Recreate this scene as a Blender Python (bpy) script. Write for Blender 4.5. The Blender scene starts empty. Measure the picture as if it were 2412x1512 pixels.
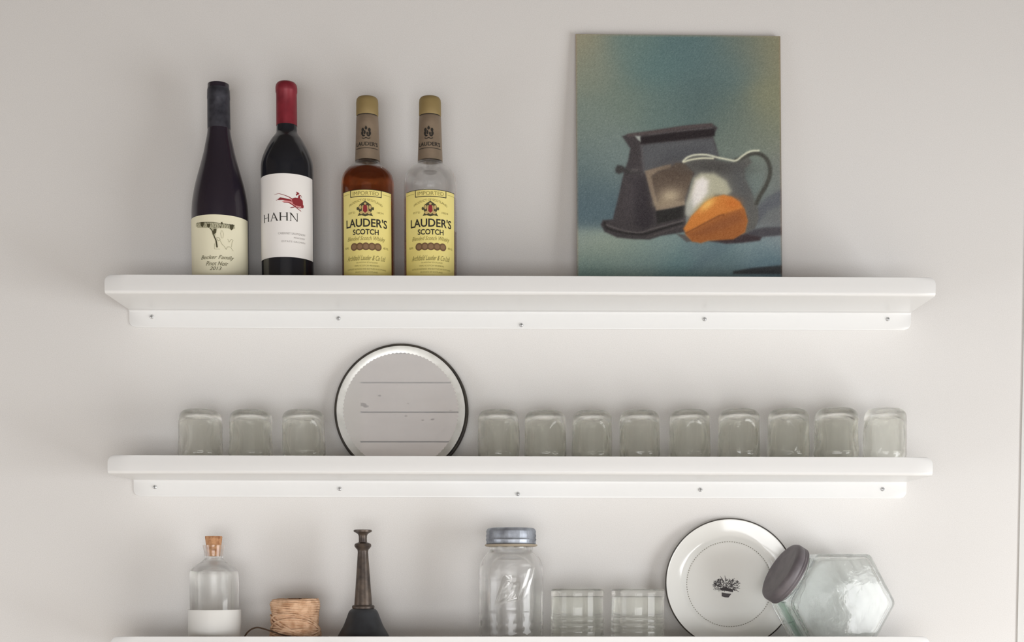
import bpy, bmesh, math, random
import numpy as np
from mathutils import Vector, Matrix
from mathutils.geometry import tessellate_polygon
random.seed(7)
PI = math.pi
sc = bpy.context.scene
C = sc.collection

# ------------------------------------------------------------------ camera
FPX, PITCH, PX0, PY0 = 3100.0, 0.05525, 1225.04, 1527.36
CAM = Vector((0.0, -1.965, 1.55))
cd = bpy.data.cameras.new('camera')
cam = bpy.data.objects.new('camera', cd); C.objects.link(cam)
cd.sensor_fit = 'HORIZONTAL'; cd.sensor_width = 36.0
cd.lens = FPX / 2412 * 36.0
cd.shift_x = -(PX0 - 1206) / 2412
cd.shift_y = (PY0 - 756) / 2412
cd.clip_start = 0.05
cam.location = CAM
cam.rotation_euler = (PI/2 - PITCH, 0, 0)
sc.camera = cam
FW = Vector((0, math.cos(PITCH), -math.sin(PITCH)))
UP = Vector((0, math.sin(PITCH), math.cos(PITCH)))

def at(px, py, y):
    """The point of the plane at depth y that shows at photo pixel px, py"""
    d = FW + Vector((1, 0, 0)) * ((px - PX0) / FPX) + UP * ((PY0 - py) / FPX)
    return CAM + d * ((y - CAM.y) / d.y)

def ppm(y, z):
    return FPX / ((Vector((0, y, z)) - CAM) @ FW) if False else FPX / ((Vector((0, y, z)) - CAM).dot(FW))

# ------------------------------------------------------------------ world, exposure, daylight
sc.view_settings.view_transform = 'Standard'
sc.view_settings.look = 'None'
sc.view_settings.gamma = 1.0
sc.view_settings.use_curve_mapping = False
sc.view_settings.exposure = 0.07
sc.cycles.use_denoising = True
sc.cycles.max_bounces = 18
sc.cycles.diffuse_bounces = 6
sc.cycles.glossy_bounces = 8
sc.cycles.transmission_bounces = 18
sc.cycles.transparent_max_bounces = 12
sc.cycles.sample_clamp_indirect = 60.0
w = bpy.data.worlds.new('sky'); sc.world = w; w.use_nodes = True
w.node_tree.nodes['Background'].inputs[0].default_value = (0.75, 0.85, 1.0, 1)
w.node_tree.nodes['Background'].inputs[1].default_value = 1.0

XR = 1.75                        # right-hand wall
XL, YF, ZC = -2.3, -4.2, 3.3     # left wall, opposite wall, ceiling

def area(name, loc, direction, sx, sy, power, color):
    l = bpy.data.lights.new(name, 'AREA'); l.shape = 'RECTANGLE'
    l.size = sx; l.size_y = sy; l.energy = power; l.color = color
    o = bpy.data.objects.new(name, l); C.objects.link(o)
    o.location = loc
    o.rotation_euler = Vector(direction).to_track_quat('-Z', 'Z').to_euler()
    return o
# daylight coming through the two windows
WIN_R = (-1.9, -0.6, 0.40, 1.80)           # in the right wall: y0, y1, z0, z1
WIN_F = (-1.30, 1.30, 0.15, 1.45)          # in the opposite wall: x0, x1, z0, z1
area('daylight_side', (XR + 0.03, (WIN_R[0]+WIN_R[1])/2, (WIN_R[2]+WIN_R[3])/2), (-1, 0, 0), 1.2, 1.3, 37, (0.99, 0.99, 0.98))
area('daylight_front', ((WIN_F[0]+WIN_F[1])/2, YF - 0.03, (WIN_F[2]+WIN_F[3])/2), (0, 1, 0), 2.50, 1.22, 58, (1.0, 0.985, 0.97))
WIN_L = (-1.9, -0.6, 0.30, 1.60)           # in the left wall: y0, y1, z0, z1
area('daylight_left', (XL - 0.03, (WIN_L[0]+WIN_L[1])/2, (WIN_L[2]+WIN_L[3])/2), (1, 0, 0), 1.2, 1.2, 13, (1.0, 0.985, 0.965))

# ------------------------------------------------------------------ helpers
def lin(c):
    c = c / 255.0
    return c / 12.92 if c <= 0.04045 else ((c + 0.055) / 1.055) ** 2.4
def rgb(r, g, b): return (lin(r), lin(g), lin(b), 1.0)

def mat(name, col, rough=0.5, metal=0.0, trans=0.0, ior=1.5, spec=0.5, coat=0.0, bump=None, var=None):
    m = bpy.data.materials.new(name); m.use_nodes = True
    nt = m.node_tree; b = nt.nodes['Principled BSDF']
    b.inputs['Base Color'].default_value = col
    b.inputs['Roughness'].default_value = rough
    b.inputs['Metallic'].default_value = metal
    b.inputs['Transmission Weight'].default_value = trans
    b.inputs['IOR'].default_value = ior
    b.inputs['Specular IOR Level'].default_value = spec
    b.inputs['Coat Weight'].default_value = coat
    if bump or var:
        tc = nt.nodes.new('ShaderNodeTexCoord')
    if bump:
        scale, strength, dist = bump
        n = nt.nodes.new('ShaderNodeTexNoise'); n.inputs['Scale'].default_value = scale
        n.inputs['Detail'].default_value = 4
        bp = nt.nodes.new('ShaderNodeBump'); bp.inputs['Strength'].default_value = strength
        bp.inputs['Distance'].default_value = dist
        nt.links.new(tc.outputs['Object'], n.inputs['Vector'])
        nt.links.new(n.outputs['Fac'], bp.inputs['Height'])
        nt.links.new(bp.outputs['Normal'], b.inputs['Normal'])
    if var:
        scale, col2, lo, hi = var
        n = nt.nodes.new('ShaderNodeTexNoise'); n.inputs['Scale'].default_value = scale
        n.inputs['Detail'].default_value = 6
        r = nt.nodes.new('ShaderNodeValToRGB')
        r.color_ramp.elements[0].position = lo; r.color_ramp.elements[0].color = col2
        r.color_ramp.elements[1].position = hi; r.color_ramp.elements[1].color = col
        nt.links.new(tc.outputs['Object'], n.inputs['Vector'])
        nt.links.new(n.outputs['Fac'], r.inputs['Fac'])
        nt.links.new(r.outputs['Color'], b.inputs['Base Color'])
    return m

def glass(name, pale, clear, tint=(0.985, 0.985, 0.985, 1), rough=0.0, ior=1.48, bump=None):
    """pale: share of light that passes straight on (thin-walled look), the rest refracts"""
    m = mat(name, tint, rough, trans=1, ior=ior, bump=bump)
    nt = m.node_tree; b = nt.nodes['Principled BSDF']; out = nt.nodes['Material Output']
    t = nt.nodes.new('ShaderNodeBsdfTransparent'); t.inputs[0].default_value = clear
    mx = nt.nodes.new('ShaderNodeMixShader'); mx.inputs[0].default_value = pale
    nt.links.new(b.outputs[0], mx.inputs[1]); nt.links.new(t.outputs[0], mx.inputs[2])
    nt.links.new(mx.outputs[0], out.inputs['Surface'])
    return m

def obj(name, bm, m, parent=None, smooth=None, normals=True):
    me = bpy.data.meshes.new(name)
    if normals: bmesh.ops.recalc_face_normals(bm, faces=bm.faces)
    bm.to_mesh(me); bm.free()
    if m: me.materials.append(m)
    if smooth is not None:
        for p in me.polygons: p.use_smooth = True
        if smooth < 180: me.set_sharp_from_angle(angle=math.radians(smooth))
    o = bpy.data.objects.new(name, me); C.objects.link(o)
    if parent: o.parent = parent
    return o

def thing(name, label, cat, loc=(0, 0, 0), rot=(0, 0, 0), group=None):
    o = bpy.data.objects.new(name, None); C.objects.link(o)
    o.empty_display_size = 0.02
    o.location = loc; o.rotation_euler = rot
    o['label'] = label; o['category'] = cat
    if group: o['group'] = group
    return o

def struct(name, bm, m, parent=None):
    o = obj(name, bm, m, parent)
    if not parent: o['kind'] = 'structure'
    return o

def dup(root, loc, rot, label, group):
    r = root.copy(); C.objects.link(r); r.location = loc; r.rotation_euler = rot
    r['label'] = label; r['group'] = group
    for ch in list(root.children):
        c = ch.copy(); C.objects.link(c); c.parent = r
        for g in list(ch.children):
            d = g.copy(); C.objects.link(d); d.parent = c
    return r

def add_box(bm, x0, x1, y0, y1, z0, z1):
    v = [bm.verts.new(p) for p in ((x0,y0,z0),(x1,y0,z0),(x1,y1,z0),(x0,y1,z0),(x0,y0,z1),(x1,y0,z1),(x1,y1,z1),(x0,y1,z1))]
    for f in ((0,3,2,1),(4,5,6,7),(0,1,5,4),(1,2,6,5),(2,3,7,6),(3,0,4,7)):
        bm.faces.new([v[i] for i in f])
    return bm

def box(*a): return add_box(bmesh.new(), *a)

def add_lathe(bm, prof, seg=64, disp=None, M=None):
    """prof: list of (r, z); r == 0 ends close to a pole"""
    rings = []
    for i, (r, z) in enumerate(prof):
        if r <= 1e-7:
            v = [bm.verts.new((0, 0, z))]
        else:
            v = []
            for k in range(seg):
                a = 2*PI*k/seg
                rr = r + (disp(a, z, r) if disp else 0)
                v.append(bm.verts.new((rr*math.cos(a), rr*math.sin(a), z)))
        rings.append(v)
    for a, b in zip(rings, rings[1:]):
        if len(a) == 1 and len(b) == 1: continue
        for k in range(seg):
            k2 = (k+1) % seg
            if len(a) == 1: bm.faces.new((a[0], b[k], b[k2]))
            elif len(b) == 1: bm.faces.new((a[k], b[0], a[k2]))
            else: bm.faces.new((a[k], b[k], b[k2], a[k2]))
    if M is not None:
        vs = [v for r in rings for v in r]
        bmesh.ops.transform(bm, matrix=M, verts=vs)
    return bm

def lathe(prof, seg=64, disp=None): return add_lathe(bmesh.new(), prof, seg, disp)

def smooth_prof(prof, n=4):
    """Catmull-Rom through the points"""
    out = []
    P = [prof[0]] + list(prof) + [prof[-1]]
    for i in range(1, len(P)-2):
        p0, p1, p2, p3 = [np.array(P[j], float) for j in (i-1, i, i+1, i+2)]
        for k in range(n):
            t = k/n
            q = 0.5*((2*p1)+(-p0+p2)*t+(2*p0-5*p1+4*p2-p3)*t*t+(-p0+3*p1-3*p2+p3)*t**3)
            out.append((max(q[0], 0.0), q[1]))
    out.append(tuple(prof[-1]))
    return out

def add_tube(bm, pts, r, sides=8, closed=False):
    pts = [Vector(p) for p in pts]; n = len(pts); rings = []
    prev = None
    for i, p in enumerate(pts):
        if closed: t = pts[(i+1) % n] - pts[i-1]
        else: t = pts[min(i+1, n-1)] - pts[max(i-1, 0)]
        t.normalize()
        if prev is None:
            a = Vector((0, 0, 1)) if abs(t.z) < 0.9 else Vector((1, 0, 0))
            u = t.cross(a).normalized()
        else:
            u = (prev - t*prev.dot(t)).normalized()
        prev = u; v = t.cross(u)
        rr = r(i/(n-1)) if callable(r) else r
        rings.append([bm.verts.new(p + (u*math.cos(2*PI*k/sides) + v*math.sin(2*PI*k/sides))*rr) for k in range(sides)])
    m = n if closed else n-1
    for i in range(m):
        a, b = rings[i], rings[(i+1) % n]
        for k in range(sides):
            bm.faces.new((a[k], a[(k+1) % sides], b[(k+1) % sides], b[k]))
    if not closed:
        bm.faces.new(rings[0][::-1]); bm.faces.new(rings[-1])
    return bm

def torus(R, r, z=0, seg=96, sides=8):
    return add_tube(bmesh.new(), [(R*math.cos(2*PI*k/seg), R*math.sin(2*PI*k/seg), z) for k in range(seg)], r, sides, True)

# ---- flat artwork: lists of polygons in 2-D, mapped onto a surface by a function
def text2d(s, x0, x1, yt, yb, shear=0.0, bold=0.0, arch=0.0):
    """polygons of a line of text filling the box (y grows downward)"""
    cu = bpy.data.curves.new('t', 'FONT'); cu.body = s; cu.size = 1; cu.shear = shear
    cu.offset = bold; cu.resolution_u = 3; cu.fill_mode = 'FRONT'
    o = bpy.data.objects.new('t', cu); C.objects.link(o)
    dg = bpy.context.evaluated_depsgraph_get()
    me = o.evaluated_get(dg).to_mesh()
    V = [(v.co.x, v.co.y) for v in me.vertices]
    F = [tuple(p.vertices) for p in me.polygons]
    o.evaluated_get(dg).to_mesh_clear()
    bpy.data.objects.remove(o); bpy.data.curves.remove(cu)
    xs = [v[0] for v in V]; ys = [v[1] for v in V]
    ax, bx, ay, by = min(xs), max(xs), min(ys), max(ys)
    out = []
    for f in F:
        P = []
        for i in f:
            u = (V[i][0]-ax)/(bx-ax); t = (V[i][1]-ay)/(by-ay)
            P.append((x0+(x1-x0)*u, yb+(yt-yb)*t + arch*(2*u-1)**2))
        out.append(P)
    return out

def stroke(pts, wd):
    out = []
    for i in range(len(pts)-1):
        (ax, ay), (bx, by) = pts[i], pts[i+1]
        w0 = wd(i/(len(pts)-1)) if callable(wd) else wd
        w1 = wd((i+1)/(len(pts)-1)) if callable(wd) else wd
        dx, dy = bx-ax, by-ay; L = math.hypot(dx, dy) or 1
        nx, ny = -dy/L/2, dx/L/2
        out.append([(ax+nx*w0, ay+ny*w0), (ax-nx*w0, ay-ny*w0), (bx-nx*w1, by-ny*w1), (bx+nx*w1, by+ny*w1)])
    return out

def circ(cx, cy, rx, ry=None, n=14):
    ry = ry or rx
    return [[(cx+rx*math.cos(2*PI*k/n), cy+ry*math.sin(2*PI*k/n)) for k in range(n)]]

def decal(name, polys, fmap, m, parent, slab=5.0):
    """tessellated, thin printed artwork on a surface"""
    bm = bmesh.new()
    for P in polys:
        if len(P) > 3:
            tris = tessellate_polygon([[Vector((p[0], p[1], 0)) for p in P]])
        else: tris = [(0, 1, 2)]
        v = [bm.verts.new((p[0], p[1], 0)) for p in P]
        for t in tris:
            try: bm.faces.new([v[i] for i in t])
            except ValueError: pass
    if slab:                                  # cut into narrow strips so that it can follow the curve
        us = [v.co.x for v in bm.verts]
        k = math.floor(min(us)/slab)+1
        while k*slab < max(us):
            bmesh.ops.bisect_plane(bm, geom=bm.verts[:]+bm.edges[:]+bm.faces[:], dist=1e-4, plane_co=(k*slab, 0, 0), plane_no=(1, 0, 0)); k += 1
    for v in bm.verts: v.co = fmap(v.co.x, v.co.y)
    o = obj(name, bm, m, parent, normals=False)
    return o

# ------------------------------------------------------------------ materials
M = {}
M['wall'] = mat('wall_paint', rgb(225, 223, 221), 0.7, bump=(260, 0.10, 0.0006), var=(900, rgb(217, 215, 212), 0.35, 0.6))
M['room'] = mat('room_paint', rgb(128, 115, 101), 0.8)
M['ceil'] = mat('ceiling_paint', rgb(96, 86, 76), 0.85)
M['floor'] = mat('floor_wood', rgb(226, 214, 196), 0.5, var=(6, rgb(214, 200, 180), 0.3, 0.7))
M['shelf'] = mat('white_powder_coat', rgb(226, 226, 225), 0.32, spec=0.5, coat=0.1)
M['trim'] = mat('white_trim_paint', rgb(244, 244, 240), 0.4)
M['screw'] = mat('screw_metal', rgb(205, 205, 205), 0.25, metal=0.55)
M['slot'] = mat('screw_slot', rgb(120, 120, 120), 0.5, metal=0.3)
M['wine'] = mat('dark_wine_glass', rgb(40, 34, 44), 0.26, spec=0.5, coat=0.3)
M['wine2'] = mat('dark_green_wine_glass', rgb(28, 30, 36), 0.2, spec=0.5, coat=0.3)
M['foil_black'] = mat('grey_black_foil', rgb(68, 68, 76), 0.42, metal=0.3, var=(90, rgb(44, 44, 52), 0.35, 0.65))
M['foil_red'] = mat('red_foil', rgb(138, 42, 54), 0.42, metal=0.2, var=(60, rgb(118, 32, 44), 0.35, 0.65))
M['cream'] = mat('cream_label_paper', rgb(232, 227, 200), 0.75)
M['white'] = mat('white_label_paper', rgb(238, 235, 232), 0.7)
M['yellow'] = mat('yellow_label_paper', rgb(238, 225, 146), 0.6, var=(20, rgb(232, 216, 130), 0.3, 0.7))
M['ink'] = mat('black_ink', rgb(38, 34, 28), 0.6)
M['ink_olive'] = mat('olive_ink', rgb(150, 140, 78), 0.6)
M['ink_grey'] = mat('grey_ink', rgb(172, 168, 166), 0.6)
M['ink_green'] = mat('dark_olive_ink', rgb(72, 68, 42), 0.6)
M['ink_wash'] = mat('pale_olive_ink', rgb(182, 178, 150), 0.6)
M['ink_red'] = mat('dark_red_ink', rgb(138, 34, 42), 0.6)
M['ink_pink'] = mat('pink_ink', rgb(220, 150, 150), 0.6)
M['ink_brown'] = mat('brown_seal_ink', rgb(112, 84, 56), 0.5)
M['ink_tan'] = mat('tan_ink', rgb(196, 170, 110), 0.6)
M['cap'] = mat('gold_cap', rgb(144, 124, 80), 0.6, metal=0.2)
M['neckwrap'] = mat('bronze_neck_foil', rgb(150, 132, 112), 0.5, metal=0.3, var=(50, rgb(132, 116, 98), 0.3, 0.7))
M['glass'] = glass('clear_glass', 0.40, (0.985, 0.985, 0.98, 1))
M['oldglass'] = glass('greenish_jar_glass', 0.30, (0.99, 0.993, 0.972, 1), (0.988, 0.993, 0.965, 1), bump=(90, 0.25, 0.0015))
M['tumbler'] = glass('tumbler_glass', 0.42, (0.97, 0.972, 0.958, 1), (0.965, 0.968, 0.945, 1))
M['hexglass'] = glass('thick_green_tinged_glass', 0.32, (0.975, 0.985, 0.98, 1), (0.965, 0.985, 0.975, 1), bump=(22, 0.5, 0.004))
M['emboss'] = mat('moulded_glass', (0.93, 0.93, 0.92, 1), 0.0, trans=1, ior=1.5)
M['greenedge'] = glass('green_glass_edge', 0.5, (0.40, 0.60, 0.50, 1), (0.40, 0.62, 0.52, 1))
M['whisky'] = mat('amber_whisky', (0.55, 0.17, 0.05, 1), 0.0, trans=1, ior=1.36)
M['water'] = mat('clear_liquid', (0.97, 0.97, 0.95, 1), 0.0, trans=1, ior=1.33)
M['cork'] = mat('cork', rgb(196, 148, 108), 0.9, bump=(300, 0.5, 0.001), var=(160, rgb(150, 100, 66), 0.3, 0.55))
M['frost'] = mat('frosted_white_band', rgb(222, 221, 217), 0.55)
M['twine'] = mat('jute_twine', rgb(220, 184, 152), 0.95, var=(110, rgb(186, 144, 110), 0.32, 0.60), bump=(900, 0.6, 0.0006))
M['twine_dark'] = mat('brown_cord', rgb(92, 72, 56), 0.9)
M['core'] = mat('cardboard_core', rgb(96, 66, 44), 0.9)
M['brass'] = mat('tarnished_brass', rgb(98, 86, 76), 0.42, metal=0.5, var=(70, rgb(58, 52, 50), 0.3, 0.65))
M['iron'] = mat('dark_painted_metal', rgb(52, 54, 58), 0.5, var=(60, rgb(38, 39, 42), 0.3, 0.7))
M['zinc'] = mat('zinc_lid', rgb(168, 174, 184), 0.42, metal=0.65, var=(45, rgb(118, 122, 130), 0.35, 0.6))
M['rubber'] = mat('tan_rubber_ring', rgb(168, 156, 138), 0.7)
M['enamel'] = mat('white_enamel', rgb(236, 236, 232), 0.12, spec=0.6)
M['rimblack'] = mat('chipped_dark_rim', rgb(58, 52, 44), 0.5, var=(60, rgb(34, 30, 26), 0.35, 0.6))
M['mirror'] = mat('aged_mirror_lifted', (0.86, 0.85, 0.85, 1), 0.0, metal=0.56)  # part-diffuse pale colour added to lift the dim reflection
M['bevel'] = mat('pale_worn_bevel', rgb(230, 230, 226), 0.3, metal=0.2, var=(60, rgb(212, 212, 206), 0.3, 0.6))
M['lid'] = mat('charcoal_lid', rgb(112, 106, 109), 0.5, var=(60, rgb(96, 91, 95), 0.3, 0.7))
M['panel_edge'] = mat('canvas_panel_edge', rgb(150, 128, 104), 0.85)

# ------------------------------------------------------------------ room
T = 0.12
struct('wall_back', box(XL-T, XR+T, 0, T, -0.1, ZC+T), M['wall'])
struct('floor', box(XL-T, XR+T, YF-T, T, -T, 0), M['floor'])
struct('ceiling', box(XL-T, XR+T, YF-T, 0, ZC, ZC+T), M['ceil'])
bm = bmesh.new()
y0, y1, z0, z1 = WIN_L
for a in ((YF-T, y0, 0, ZC), (y1, 0, 0, ZC), (y0, y1, 0, z0), (y0, y1, z1, ZC)):
    add_box(bm, XL-T, XL, a[0], a[1], a[2], a[3])
struct('wall_left', bm, M['room'])
bm = bmesh.new()
y0, y1, z0, z1 = WIN_R
for a in ((YF-T, y0, 0, ZC), (y1, 0, 0, ZC), (y0, y1, 0, z0), (y0, y1, z1, ZC)):
    add_box(bm, XR, XR+T, a[0], a[1], a[2], a[3])
struct('wall_right', bm, M['room'])
xe = at(2406, 1100, -0.004).x
M['casing'] = mat('casing_paint', rgb(218, 218, 215), 0.6)
struct('trim_2', box(xe, xe+0.09, -0.0025, 0.0, 0, at(2406, 300, 0).z), M['casing'])

# opposite wall: painted tongue-and-groove boards with dark open joints, seen in the round mirror
ML_LEAN = math.radians(3.0)
def mirror_hit(px, py):
    """where on the opposite wall the leaning round mirror looks, for a photo pixel"""
    p = at(px, py, -0.013); d = (p - CAM).normalized()
    n = Vector((0, -math.cos(ML_LEAN), math.sin(ML_LEAN)))
    r = d - 2*d.dot(n)*n
    q_ = p + r*((YF - p.y)/r.y)
    return q_.x, q_.z
GAPZ = [mirror_hit(943, y)[1] for y in (897, 970.5, 1037)]
def board_mat():
    m = mat('whitewashed_boards', rgb(238, 236, 236), 0.7)
    nt = m.node_tree; b = nt.nodes['Principled BSDF']
    tc = nt.nodes.new('ShaderNodeTexCoord')
    mp = nt.nodes.new('ShaderNodeMapping'); mp.inputs['Scale'].default_value = (1.4, 1, 6)
    n = nt.nodes.new('ShaderNodeTexNoise'); n.inputs['Scale'].default_value = 3; n.inputs['Detail'].default_value = 7
    r = nt.nodes.new('ShaderNodeValToRGB')
    r.color_ramp.elements[0].position = 0.3; r.color_ramp.elements[0].color = rgb(232, 228, 228)
    r.color_ramp.elements[1].position = 0.62; r.color_ramp.elements[1].color = rgb(246, 243, 243)
    nt.links.new(tc.outputs['Object'], mp.inputs['Vector']); nt.links.new(mp.outputs['Vector'], n.inputs['Vector'])
    nt.links.new(n.outputs['Fac'], r.inputs['Fac']); nt.links.new(r.outputs['Color'], b.inputs['Base Color'])
    return m
M['boards'] = board_mat()
M['gap'] = mat('dark_joint', rgb(20, 18, 18), 0.9)
M['knot'] = mat('wood_knot', rgb(120, 108, 104), 0.8)
bm = bmesh.new()
x0, x1, z0, z1 = WIN_F
for a in ((XL-T, x0, 0, ZC), (x1, XR+T, 0, ZC), (x0, x1, 0, z0), (x0, x1, z1, ZC)):
    add_box(bm, a[0], a[1], YF-T, YF-0.012, a[2], a[3])
front = struct('wall_front', bm, M['gap'])
bm = bmesh.new(); pitch = abs(GAPZ[0]-GAPZ[2])/2; zo = GAPZ[1] % pitch
zz = zo - pitch
while zz < ZC:
    a, b = max(zz+0.004, 0), min(zz+pitch-0.004, ZC)
    if b > a:
        if b > z0 and a < z1:
            add_box(bm, XL, x0, YF-0.012, YF, a, b); add_box(bm, x1, XR, YF-0.012, YF, a, b)
        else:
            add_box(bm, XL, XR, YF-0.012, YF, a, b)
    zz += pitch
obj('wall_boards', bm, M['boards'], front)
polys = []
for (kx, kz, kr) in ((855, 953, .013), (862, 957, .010), (894, 932, .006), (961, 951, .004), (956, 980, .005), (996, 990, .005), (1061, 967, .004), (1019, 988, .007)):
    kx, kz = mirror_hit(kx, kz)
    polys += circ(kx, kz, kr*1.3, kr*0.6)
decal('wood_knots', polys, lambda x, z: (x, YF+0.0006, z), M['knot'], front, 0)
xt = mirror_hit(850, 1000)[0]
struct('trim_1', box(xt-0.17, xt, YF, YF+0.03, 0, ZC), M['trim'])

def window(name, along, a0, a1, z0, z1, pos, sgn):
    bm = bmesh.new(); t = 0.045
    def B(u0, u1, w0, w1, d=0.05):
        if along == 'y': add_box(bm, min(pos, pos+sgn*d), max(pos, pos+sgn*d), u0, u1, w0, w1)
        else: add_box(bm, u0, u1, min(pos, pos+sgn*d), max(pos, pos+sgn*d), w0, w1)
    B(a0-0.0, a0+t, z0, z1); B(a1-t, a1, z0, z1); B(a0+t, a1-t, z0, z0+t); B(a0+t, a1-t, z1-t, z1)
    mid = (z0+z1)/2; B(a0+t, a1-t, mid-0.018, mid+0.018)
    return struct(name, bm, M['trim'])
window('window_1', 'y', WIN_R[0], WIN_R[1], WIN_R[2], WIN_R[3], XR, 0.35)
window('window_3', 'y', WIN_L[0], WIN_L[1], WIN_L[2], WIN_L[3], XL, -0.35)
window('window_2', 'x', WIN_F[0], WIN_F[1], WIN_F[2], WIN_F[3], YF, -0.2)

# ------------------------------------------------------------------ shelves
SH_W, SH_D = 1.15, 0.120
ST = 0.0018
SHELF = []      # (z of plate top at x = 0, slope)
def shelf(zc, tilt, label, screws, dwf, lip=0.0255, flange=0.0250):
    """folded steel shelf: lip turned up in front, flange turned down at the wall, local z = 0 at the underside"""
    root = thing('wall_shelf', label, 'shelf', (0, 0, zc), (0, tilt, 0), 'white wall shelves')
    R = 0.0045
    rc = 0.0105
    prof = []                                   # (y, z, corner distance) from lip top, down, back to wall
    for i in range(7):                           # rounded top corners of the lip
        s = rc*(1-math.cos(PI/2*i/6)); prof.append((-SH_D, lip - s, s))
    prof.append((-SH_D, R, 9)) 
    for i in range(1, 7):
        a = PI/2*i/6; prof.append((-SH_D+R-R*math.cos(a), R-R*math.sin(a), 9))
    for i in range(1, 10): prof.append((-SH_D+R+(SH_D-R-0.004)*i/9, 0, 9))
    def sheet(prof, hw):
        bm = bmesh.new(); rows = []
        for (y, z, s) in prof:
            h = hw - (rc - math.sqrt(max(rc*rc-(rc-s)**2, 0)) if s < rc else 0)
            rows.append([bm.verts.new((-h + 2*h*k/40, y, z)) for k in range(41)])
        for a, b in zip(rows, rows[1:]):
            for k in range(40): bm.faces.new((a[k], b[k], b[k+1], a[k+1]))
        return bm
    def solid(o, off):
        md = o.modifiers.new('sheet', 'SOLIDIFY'); md.thickness = ST; md.offset = off; md.use_even_offset = True
        bv = o.modifiers.new('edge', 'BEVEL'); bv.width = 0.0004; bv.segments = 2; bv.limit_method = 'ANGLE'; bv.angle_limit = 1.0
    o = obj('shelf_panel', sheet(prof, SH_W/2), M['shelf'], root, smooth=50, normals=False); solid(o, -1)
    prof2 = [(-0.004, 0, 9)]
    for i in range(1, 6):
        a = PI/2*i/5; prof2.append((-0.004+0.0020*math.sin(a), -0.0020+0.0020*math.cos(a), 9))
    for i in range(1, 4): prof2.append((-0.0020, -0.002-(flange-0.002-rc)*i/3, 9))
    for i in range(1, 8):
        s = rc*math.cos(PI/2*i/7); prof2.append((-0.0020, -flange + s*1.0 if i < 7 else -flange, s))
    o = obj('wall_flange', sheet(prof2, SH_W/2 + dwf), M['shelf'], root, smooth=50, normals=False); solid(o, -1)
    for (px, py) in screws:
        P = at(px, py, -0.004)
        lx, lz = P.x, P.z - zc + math.tan(tilt)*P.x
        bm = bmesh.new()
        MM = Matrix.Translation((lx, -0.0018, lz)) @ Matrix.Rotation(PI/2, 4, 'X')
        add_lathe(bm, [(0, 0.0024), (0.0012, 0.0024), (0.0022, 0.0020), (0.0030, 0.0011), (0.0033, 0.0), (0, 0)], 20, M=MM)
        s = obj('screw', bm, M['screw'], root, smooth=60)
        bm = bmesh.new(); add_box(bm, lx-0.0022, lx+0.0022, -0.0045, -0.0040, lz-0.0004, lz+0.0004)
        add_box(bm, lx-0.0004, lx+0.0004, -0.0045, -0.0040, lz-0.0022, lz+0.0022)
        obj('screw_recess', bm, M['slot'], s)
    SHELF.append((zc + ST, -math.tan(tilt)))
    return root
shelf(1.55+0.38833, 0.0034, 'topmost white metal wall shelf, holding the bottles and the painting',
      [(357, 745), (797, 749), (1228, 765), (1660, 751), (2092, 751)], 0.001)
shelf(1.55+0.14074, 0.00264, 'middle white metal wall shelf, holding the upturned jars and the round mirror',
      [(364, 1147), (800, 1151), (1220, 1163), (1650, 1153), (2080, 1152)], -0.0015)
shelf(1.55-0.11061, 0.0, 'lowest white metal wall shelf at the bottom edge, holding the plate and the glass jars',
      [(364, 1562), (800, 1562), (1220, 1570), (1650, 1562), (2080, 1562)], 0.0)

def on(si, px, y):
    """base point on shelf si below photo column px (read at mid height of the visible part)"""
    z, sl = SHELF[si]
    py = (560, 1050, 1480)[si]
    x = at(px, py, y).x
    return Vector((x, y, z + sl*x + 0.0003))

class Px:
    """photo measurements of an upright turned thing, made into metres at its own depth"""
    def __init__(s, base, cx, bodyhw):
        s.b = base; s.cx = cx; s.y = base.y
        s.k = ppm(base.y, base.z + 0.15)
        s.R = bodyhw / s.k
        s.turn = math.atan2(CAM.x - base.x, base.y - CAM.y)     # how far its printed side is turned to the room's middle
    def z(s, py): return at(s.cx, py, s.y).z - s.b.z
    def zf(s, py): return at(s.cx, py, s.y - s.R).z - s.b.z
    def r(s, hw): return hw / s.k
    def prof(s, L): return [(s.r(hw), s.z(py)) for (py, hw) in L]
    def proff(s, L): return [(s.r(hw), at(s.cx, py, s.y - s.r(hw)).z - s.b.z) for (py, hw) in L]
    def amap(s, off, R=None, rot=0.0):
        """arc pixels across, photo rows down -> on the turned surface"""
        R = R or s.R; Rp = R*s.k
        def f(u, py):
            a = u/Rp + rot + s.turn
            return ((R+off)*math.sin(a), -(R+off)*math.cos(a), s.zf(py))
        return f

def wrap_patch(q, a0, a1, pt, pb, off, rfun=None, n=48, m=1, zlow=None):
    """a label patch between angles a0..a1 (radians, 0 = towards the viewer)"""
    bm = bmesh.new(); rows = []
    zt, zb = q.zf(pt), (q.zf(pb) if zlow is None else zlow)
    a0 += q.turn; a1 += q.turn
    for j in range(m+1):
        z = zt + (zb-zt)*j/m
        R = (rfun(z) if rfun else q.R) + off
        rows.append([bm.verts.new((R*math.sin(a0+(a1-a0)*k/n), -R*math.cos(a0+(a1-a0)*k/n), z)) for k in range(n+1)])
    for a, b in zip(rows, rows[1:]):
        for k in range(n): bm.faces.new((a[k], b[k], b[k+1], a[k+1]))
    return bm

def flat_shift(q, x, y, S=18.0, Rp=None):
    """photo point on a label -> arc pixels and centre-line row"""
    Rp = Rp or q.R*q.k
    s = max(-0.985, min(0.985, (x-q.cx)/Rp)); a = math.asin(s)
    return (Rp*a, y - S*(1-math.cos(a)))

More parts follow.
